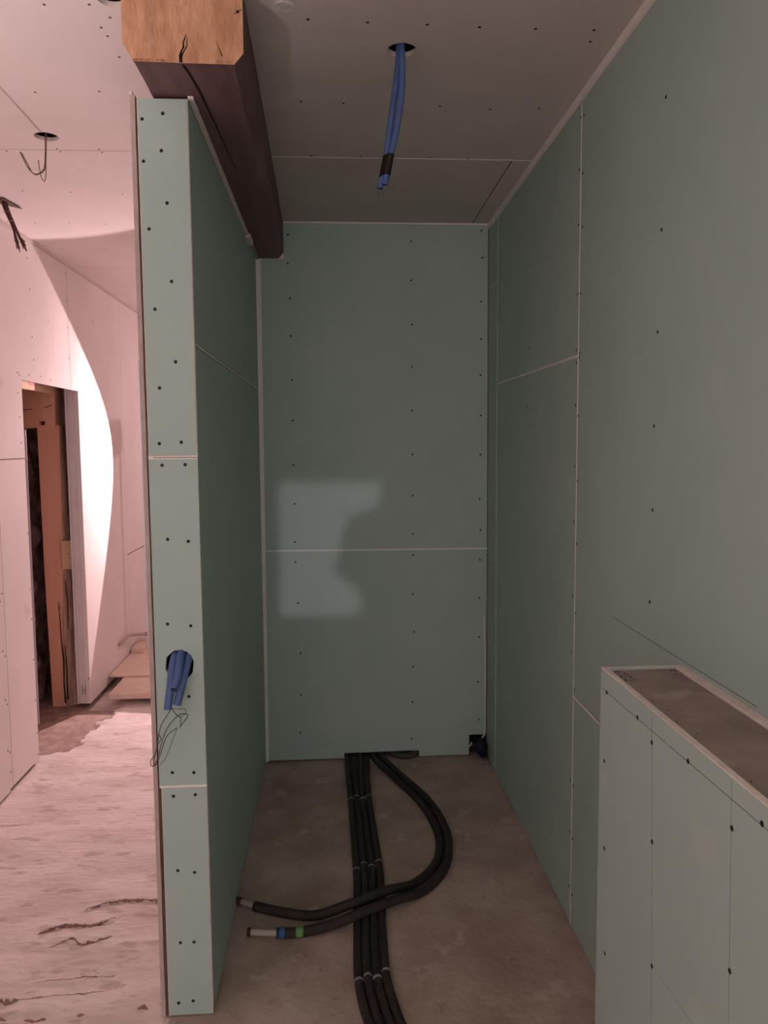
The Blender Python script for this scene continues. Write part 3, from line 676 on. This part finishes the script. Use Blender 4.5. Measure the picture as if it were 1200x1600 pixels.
# ------------------------------------------------------------------ remaining shell
we = tag(empty('wall_end', (-0.4, END, 0)), 'pale plasterboard wall closing the corridor far behind', 'wall', kind='structure')
board(PY(END, -1), XW - 0.1, XR + 0.1, 0, 2.6, WHITE, we)
wq = tag(empty('wall_rear', (-0.4, REAR, 0)), 'pale plasterboard wall behind the photographer with a hatch shaped to cut the light patch', 'wall', kind='structure')
patch = [(-0.261, 1.370), (0.223, 1.365), (0.216, 1.255), (0.15, 1.225), (0.069, 1.205), (0.045, 1.12), (0.021, 1.036), (-0.010, 0.944), (0.035, 0.896), (0.111, 0.850), (0.118, 0.78), (0.104, 0.717), (-0.265, 0.725)]
t = (REAR - HATCH_LAMP.y) / (YB - HATCH_LAMP.y)
hole = [(HATCH_LAMP.x + t * (u - HATCH_LAMP.x), HATCH_LAMP.z + t * (v - HATCH_LAMP.z)) for u, v in patch]  # added hatch, its outline standing in for the photographer's shadow
poly_board(PY(REAR, 1), [(XW - 0.1, 0), (XR + 0.1, 0), (XR + 0.1, 2.65), (XW - 0.1, 2.65)], [hole], WHITE, wq)

# ------------------------------------------------------------------ pipes on the floor
RP = 0.0132
def pipe_pts(x_near):
    return x_near
P = {
 'leftmost': [(0.047, 3.80), (0.047, 3.70), (0.055, 3.257), (0.063, 2.707), (0.061, 2.537), (0.055, 2.336), (0.052, 2.127), (0.068, 1.984), (0.082, 1.93), (0.12, 1.80), (0.19, 1.6), (0.30, 1.3)],
 'second from the left': [(0.078, 3.80), (0.078, 3.70), (0.081, 3.278), (0.091, 2.735), (0.088, 2.537), (0.081, 2.336), (0.079, 2.127), (0.096, 1.984), (0.109, 1.93), (0.147, 1.80), (0.217, 1.6), (0.327, 1.3)],
 'second from the right': [(0.110, 3.80), (0.110, 3.70), (0.107, 3.257), (0.119, 2.719), (0.115, 2.537), (0.1075, 2.336), (0.106, 2.127), (0.1235, 1.984), (0.136, 1.93), (0.174, 1.80), (0.244, 1.6), (0.354, 1.3)],
 'rightmost': [(0.142, 3.80), (0.142, 3.70), (0.1335, 3.279), (0.1465, 2.743), (0.1425, 2.537), (0.135, 2.336), (0.133, 2.127), (0.151, 1.984), (0.163, 1.93), (0.201, 1.80), (0.271, 1.6), (0.381, 1.3)],
}
def sample_at(pts, y):
    for (xa, ya), (xb, yb) in zip(pts, pts[1:]):
        if yb <= y <= ya: return xa + (xb - xa) * (ya - y) / (ya - yb)
for n_, (k, pts) in enumerate(P.items()):
    e = tag(empty('insulated_pipe', (pts[2][0], pts[2][1], 0)), 'black insulated pipe on the floor, %s of the four parallel ones' % k, 'pipe', 'four parallel floor pipes')
    tube('insulation', [(x, y, RP + 0.0005) for x, y in pts], RP, INSUL, e, 12, 0.02)
    for yb_ in ((3.257, 3.280, 3.257, 3.282), (2.700, 2.735, 2.715, 2.745), (2.115, 2.132, 2.122, 2.15)):
        y = yb_[n_]; x = sample_at(pts, y); dx = (sample_at(pts, y - 0.02) - x) / 0.02
        tube('tape_band', [(x - dx * 0.005, y + 0.005, RP + 0.0005), (x + dx * 0.005, y - 0.005, RP + 0.0005)], RP + 0.0012, BAND, e, 12)
RL = 0.0158
def lift(x): # climb over the four pipes
    t = max(0.0, 1 - max(0, abs(x - 0.10) - 0.06) / 0.10); return RL + 0.001 + 0.0275 * t * t * (3 - 2 * t)
L1 = [(0.178, 3.80), (0.181, 3.702), (0.258, 3.477), (0.350, 3.215), (0.388, 2.991), (0.384, 2.838), (0.343, 2.70), (0.258, 2.595), (0.159, 2.515), (0.035, 2.447), (-0.077, 2.438), (-0.182, 2.461), (-0.282, 2.504)]
L2 = [(0.216, 3.80), (0.219, 3.693), (0.297, 3.474), (0.386, 3.230), (0.424, 2.995), (0.416, 2.826), (0.374, 2.672), (0.288, 2.552), (0.189, 2.470), (0.082, 2.405), (-0.014, 2.370), (-0.118, 2.355), (-0.198, 2.354)]
e = tag(empty('insulated_pipe', (-0.282, 2.504, 0)), 'inner of the two curved black pipes, its short bare end touching the partition', 'pipe', 'two curved floor pipes')
tube('insulation', [(x, y, lift(x) if y < 2.8 else RL + 0.0005) for x, y in L1], RL, INSUL, e, 14, 0.015)
tube('bare_pipe', [(-0.270, 2.4985, RL + 0.001), (-0.330, 2.535, RL + 0.001)], 0.010, PALE, e, 12)
tube('end_cap', [(-0.326, 2.5325, RL + 0.001), (-0.3445, 2.544, RL + 0.001)], 0.0125, BROWN, e, 12)
e = tag(empty('insulated_pipe', (-0.198, 2.354, 0)), 'outer curved black pipe with blue and green tape and a bare white end', 'pipe', 'two curved floor pipes')
tube('insulation', [(x, y, lift(x) if y < 2.8 else RL + 0.0005) for x, y in L2], RL, INSUL, e, 14, 0.015)
tube('bare_pipe', [(-0.19, 2.354, RL + 0.001), (-0.283, 2.366, RL + 0.001)], 0.0105, PALE, e, 12)
tube('end_cap', [(-0.279, 2.3655, RL + 0.001), (-0.290, 2.367, RL + 0.001)], 0.0135, BROWN, e, 12)
tube('blue_tape', [(-0.172, 2.354, RL + 0.001), (-0.190, 2.354, RL + 0.001)], RL + 0.0012, TBLUE, e, 14)
tube('green_tape', [(-0.114, 2.3555, lift(-0.114)), (-0.138, 2.3545, lift(-0.138))], RL + 0.0012, TGREEN, e, 14)
# dust and foam crumbs on the floor: too many to count
bm = bmesh.new()
for i in range(420):
    if i < 260:
        y = random.gauss(2.15, 0.22); x = 0.09 + random.choice([-1, 1]) * abs(random.gauss(0.06, 0.05))
    else:
        y = random.uniform(1.75, 3.6); x = random.uniform(-0.3, 0.66)
    if 0.025 < x < 0.17 or not 1.7 < y < 3.7: continue
    s = random.uniform(0.0006, 0.0022)
    v = [bm.verts.new((x + s * math.cos(k * 2.09), y + s * math.sin(k * 2.09), 0.0003)) for k in range(3)] + [bm.verts.new((x, y, s * 1.2))]
    for f in ((0, 1, 3), (1, 2, 3), (2, 0, 3)): bm.faces.new([v[k] for k in f])
o = link('floor_crumbs', bm, FOAM, None); tag(o, 'tiny pale crumbs scattered on the concrete beside the pipes', 'crumbs', kind='stuff')

# ------------------------------------------------------------------ things in the cut-outs of the back wall
e = tag(empty('pipe_sleeve', (0.30, YB, 0)), 'grey-green sleeve lying in the long slot at the foot of the back wall', 'sleeve')
tube('sleeve_body', [(0.262, YB + 0.03, 0.020), (0.30, YB - 0.004, 0.016), (0.345, YB - 0.010, 0.015), (0.375, YB + 0.0, 0.017), (0.395, YB + 0.03, 0.02)], 0.0155, PVCD, e, 12)
e = tag(empty('pipe_socket', (0.70, YB - 0.03, 0)), 'dark blue round pipe socket in the corner cut-out of the back wall', 'socket')
tube('socket_body', [(0.700, YB + 0.05, 0.064), (0.700, YB - 0.04, 0.060)], 0.036, BLACK, e, 20)
tube('socket_ring', [(0.700, YB - 0.036, 0.060), (0.700, YB - 0.052, 0.059)], 0.033, NAVY, e, 20, hollow=0.35, inner=NAVY)
tube('drain_stub', [(0.708, YB - 0.03, 0.03), (0.71, YB - 0.048, 0.012)], 0.012, BLACK, e, 10)
e = tube('white_cable', [(0.721, YB - 0.006, 0.70), (0.724, YB - 0.008, 0.60), (0.7285, YB - 0.007, 0.486), (0.7285, YB - 0.007, 0.30), (0.7285, YB - 0.008, 0.14), (0.722, YB - 0.010, 0.105), (0.70, YB - 0.015, 0.086), (0.675, YB + 0.02, 0.082)], 0.0035, CABLEW, None, 8)
tag(e, 'thin white cable hanging down the right corner of the back wall', 'cable')
e = tube('plug_clip', [(0.652, YB - 0.002, 0.050), (0.660, YB - 0.003, 0.056), (0.662, YB - 0.004, 0.070)], 0.0035, CABLEW, None, 6)
tag(e, 'tiny white plastic clip at the edge of the corner cut-out', 'clip')

# ------------------------------------------------------------------ blue conduits hanging from the ceiling
e = tag(empty('conduit_pair', (0.19, 2.128, ZC)), 'two blue corrugated conduits taped together, hanging from the niche ceiling', 'conduit')
c1 = [(0.184, 2.135, 2.65), (0.184, 2.13, 2.57), (0.178, 2.125, 2.50), (0.166, 2.122, 2.42), (0.155, 2.122, 2.34), (0.144, 2.126, 2.27), (0.131, 2.128, 2.216)]
c2 = [(0.190, 2.117, 2.65), (0.189, 2.112, 2.57), (0.190, 2.108, 2.50), (0.186, 2.108, 2.43), (0.172, 2.110, 2.35), (0.153, 2.111, 2.27), (0.143, 2.110, 2.220)]
for c in (c1, c2): tube('corrugated_tube', c, 0.0078, BLUE, e, 12, ribs=0.0012, hollow=0.22, inner=BLUEIN)
def oval(name, a0, b0, a1, b1, r, m, parent):
    bm = bmesh.new(); pr = None
    for t in [i / 6 for i in range(7)]:
        a = Vector(a0).lerp(Vector(a1), t); b = Vector(b0).lerp(Vector(b1), t); ax = (b - a).normalized(); T = (Vector(a1) - Vector(a0)).normalized(); nn = T.cross(ax).normalized()
        g = []
        for k in range(20):
            th = 2 * math.pi * k / 20; c = b if math.cos(th) > 0 else a
            g.append(bm.verts.new(c + ax * math.cos(th) * r + nn * math.sin(th) * r))
        if pr:
            for k in range(20): bm.faces.new((pr[k], pr[(k + 1) % 20], g[(k + 1) % 20], g[k]))
        pr = g
    return link(name, bm, m, parent, True)
oval('black_tape', (0.149, 2.125, 2.297), (0.159, 2.111, 2.297), (0.138, 2.127, 2.243), (0.1475, 2.1105, 2.243), 0.0096, TAPE, e)

# ------------------------------------------------------------------ blue conduits from the partition
hx = -0.408
A_ = [(-0.422, 2.085, 1.006), (-0.420, 2.04, 1.000), (-0.4215, 2.008, 0.975), (-0.425, 1.995, 0.93), (-0.432, 1.985, 0.873)]
B_ = [(-0.405, 2.09, 1.010), (-0.402, 2.03, 1.006), (-0.400, 1.992, 0.988), (-0.403, 1.968, 0.955), (-0.406, 1.945, 0.937)]
C_ = [(-0.384, 2.085, 1.004), (-0.384, 2.04, 0.998), (-0.388, 2.008, 0.97), (-0.398, 1.995, 0.925), (-0.409, 1.99, 0.884)]
for pts, lb_ in ((A_, 'leftmost blue corrugated conduit from the partition hole, wires dangling from its end'), (B_, 'shortest blue conduit sticking out at the middle of the partition hole'), (C_, 'blue corrugated conduit bending down from the right of the partition hole')):
    e = tag(empty('conduit', pts[1]), lb_, 'conduit', 'conduits in the partition hole')
    tube('corrugated_tube', pts, 0.0096, BLUE, e, 14, ribs=0.0010, hollow=0.2, inner=BLUEIN)
tag(empty_ := empty('wire_bundle', (-0.43, 1.985, 0.88)), 'thin grey looped wires dangling from the conduit on the partition', 'wires')
W1 = [(-0.431, 1.99, 0.892), (-0.424, 1.983, 0.875), (-0.447, 1.978, 0.837), (-0.456, 1.975, 0.802), (-0.460, 1.974, 0.772), (-0.476, 1.97, 0.742), (-0.470, 1.968, 0.731), (-0.459, 1.97, 0.747), (-0.441, 1.972, 0.809), (-0.423, 1.974, 0.841), (-0.398, 1.976, 0.863), (-0.379, 1.975, 0.860), (-0.388, 1.973, 0.846), (-0.399, 1.972, 0.832)]
W2 = [(-0.429, 1.99, 0.892), (-0.417, 1.981, 0.870), (-0.403, 1.976, 0.857), (-0.397, 1.974, 0.855), (-0.399, 1.972, 0.830)]
W3 = [(-0.433, 1.99, 0.890), (-0.42, 1.98, 0.877), (-0.388, 1.976, 0.876), (-0.384, 1.974, 0.866), (-0.396, 1.972, 0.858)]
W4 = [(-0.406, 1.968, 0.831), (-0.433, 1.966, 0.809), (-0.449, 1.965, 0.764), (-0.463, 1.966, 0.735), (-0.468, 1.968, 0.742), (-0.455, 1.97, 0.79), (-0.448, 1.972, 0.80), (-0.455, 1.974, 0.815)]
W5 = [(-0.405, 1.967, 0.832), (-0.418, 1.966, 0.80), (-0.436, 1.966, 0.755), (-0.452, 1.967, 0.735)]
for w_, r in ((W1, 0.0012), (W2, 0.0012), (W3, 0.0008), (W4, 0.0011), (W5, 0.0007)): tube('wire', w_, r, WIRE, empty_, 6, 0.006)

# ------------------------------------------------------------------ wires from the corridor ceiling
e = tag(empty('ceiling_wires', (-0.92, 2.718, ZL)), 'two thin looped wires hanging from the round hole in the corridor ceiling', 'wires')
tube('wire', [(-0.916, 2.718, 2.62), (-0.920, 2.716, 2.545), (-0.923, 2.716, 2.496), (-0.929, 2.716, 2.446), (-0.945, 2.716, 2.434), (-0.960, 2.716, 2.429), (-0.982, 2.716, 2.451), (-1.006, 2.716, 2.501)], 0.0016, WIREP, e, 6, 0.008)
tube('wire', [(-0.918, 2.718, 2.62), (-0.923, 2.714, 2.545), (-0.925, 2.714, 2.50), (-0.931, 2.714, 2.45), (-0.950, 2.714, 2.432), (-0.968, 2.714, 2.434), (-0.980, 2.714, 2.457), (-1.000, 2.714, 2.497)], 0.0014, WIREP, e, 6, 0.008)
tube('wire', [(-0.921, 2.718, 2.62), (-0.926, 2.718, 2.51), (-0.927, 2.72, 2.44), (-0.934, 2.72, 2.409), (-0.945, 2.72, 2.433), (-0.950, 2.72, 2.477)], 0.0014, WIREP, e, 6, 0.008)
e = tag(empty('cable_bunch', (-1.34, 3.42, ZL)), 'frayed bunch of dark cable ends hanging by the corridor ceiling edge', 'cables')
for i in range(16):
    a = random.uniform(0, 6.28); r0 = random.uniform(0.002, 0.012); r1 = random.uniform(0.008, 0.034)
    dx, dy = math.cos(a), math.sin(a); zz = random.uniform(2.345, 2.385)
    tube('cable', [(-1.347 + dx * r0, 3.42 + dy * r0, 2.60), (-1.336 + dx * r0, 3.42 + dy * r0, 2.53), (-1.308 + dx * r0 * 0.8, 3.42 + dy * r0 * 0.8, 2.455), (-1.293 + dx * r1 * 0.5, 3.42 + dy * r1 * 0.5, 2.41), (-1.278 + dx * r1, 3.42 + dy * r1, zz)], random.uniform(0.0016, 0.0034), WIREP, e, 6, 0.02)
for z, x in ((2.50, -1.324), (2.463, -1.311)):
    tube('tie_wire', [(x - 0.014, 3.40, z), (x, 3.403, z + 0.004), (x + 0.014, 3.405, z + 0.008)], 0.001, PALE, e, 5)
e = tag(empty('cover_flap', (-1.33, 3.42, ZL)), 'small brown flap at the opening above the cable bunch', 'flap')
bm = bmesh.new(); q = [(-1.40, 3.365), (-1.318, 3.365), (-1.30, 3.50), (-1.40, 3.40)]; zz = [2.549, 2.549, 2.546, 2.549]
a = [bm.verts.new((u, v, z - 0.004)) for (u, v), z in zip(q, zz)]; b = [bm.verts.new((u, v, z + 0.0)) for (u, v), z in zip(q, zz)]
bm.faces.new(a); bm.faces.new(b[::-1])
for i in range(4): bm.faces.new((a[i], a[(i + 1) % 4], b[(i + 1) % 4], b[i]))
link('flap_plate', bm, WIREP, e)

# ------------------------------------------------------------------ things lying in the corridor
e = tag(empty('chipboard_sheet', (-1.2, 4.7, 0)), 'lower front board lying on the corridor floor', 'board', 'boards on the corridor floor')
link('sheet_body', box_bm(-1.365, -0.95, 4.672, 5.10, 0.028, 0.058, 0.002), CHIP, e)
link('spacer_batten', box_bm(-1.30, -0.98, 4.86, 4.91, 0.0, 0.028), CHIP, e)
e = tag(empty('chipboard_sheet', (-1.2, 5.3, 0)), 'upper board further back, resting on the front board by the corridor wall', 'board', 'boards on the corridor floor')
link('sheet_body', box_bm(-1.455, -1.13, 5.02, 5.66, 0.059, 0.073, 0.002), CHIP, e)
e = tag(empty('leaning_plank', (-1.41, 5.9, 0.07)), 'narrow plank lying along the corridor wall behind the boards', 'plank')
bm = bmesh.new(); box_bm(-1.455, -1.37, 5.56, 6.6, 0.0735, 0.105, 0.002, bm); link('plank_body', bm, CHIP, e)
link('support_block', box_bm(-1.45, -1.38, 6.4, 6.5, -0.004, 0.0735), CHIP, e)
e = tag(empty('waste_pipe', (-1.43, 5.4, 0.2)), 'thin grey pipe with an end fitting along the corridor wall', 'pipe')
tube('pipe_body', [(-1.47, 5.285, 0.205), (-1.435, 5.293, 0.222), (-1.42, 5.37, 0.243), (-1.41, 5.5, 0.222), (-1.40, 5.78, 0.155)], 0.011, PVC, e, 10)
tube('end_fitting', [(-1.40, 5.76, 0.160), (-1.398, 5.86, 0.138)], 0.016, PVC, e, 10)

# ------------------------------------------------------------------ lamps
def work_light(loc, aim, label, legs_rot):
    x, y, z = loc; d = Vector(aim).normalized()
    e = tag(empty('work_light', (x, y, 0)), label, 'lamp', 'work lights on tripods')
    q = d.to_track_quat('Y', 'Z').to_matrix().to_4x4()
    base = Vector(loc) - d * 0.02
    bm = box_bm(-0.10, 0.10, -0.07, -0.005, -0.075, 0.075, 0.006); bm.transform(Matrix.Translation(base) @ q); link('housing', bm, BLACK, e)
    g = bpy.data.materials.get('lamp_glass') or mat('lamp_glass', (0.9, 0.85, 0.8), rough=0.2)
    bm = box_bm(-0.085, 0.085, -0.005, 0.0, -0.06, 0.06); bm.transform(Matrix.Translation(base) @ q); link('front_glass', bm, g, e)
    c = base - d * 0.09
    tube('pole', [(c.x, c.y, 0.30), (c.x, c.y, z - 0.03)], 0.012, METAL, e, 10)
    tube('bracket', [(c.x, c.y, z - 0.05), tuple(base - d * 0.06)], 0.01, METAL, e, 8)
    for k in range(3):
        a = legs_rot + k * 2.094
        tube('leg', [(c.x, c.y, 0.55), (c.x + 0.2 * math.cos(a), c.y + 0.2 * math.sin(a), 0.012)], 0.009, METAL, e, 8)
    return e
work_light(CORR, CORR_AIM, 'black work light on tripod in the corridor behind the partition', 2.6)
work_light(WASH, WASH_AIM, 'black fill light on tripod, added unseen left of the photographer, turned to the corridor ceiling', 1.2)
work_light(FLOOD, FLOOD_AIM, 'black fill light on tripod, unseen behind the photographer, turned to the rear wall', 0.4)
e = tag(empty('hanging_bulb', (BULB[0], BULB[1], BULB[2])), 'bare bulb on cord in the room behind the back wall', 'lamp')
tube('cord', [(BULB[0], BULB[1], 2.56), (BULB[0], BULB[1], BULB[2] + 0.11)], 0.004, BLACK, e, 6)
tube('socket', [(BULB[0], BULB[1], BULB[2] + 0.12), (BULB[0], BULB[1], BULB[2] + 0.06)], 0.018, BLACK, e, 12)
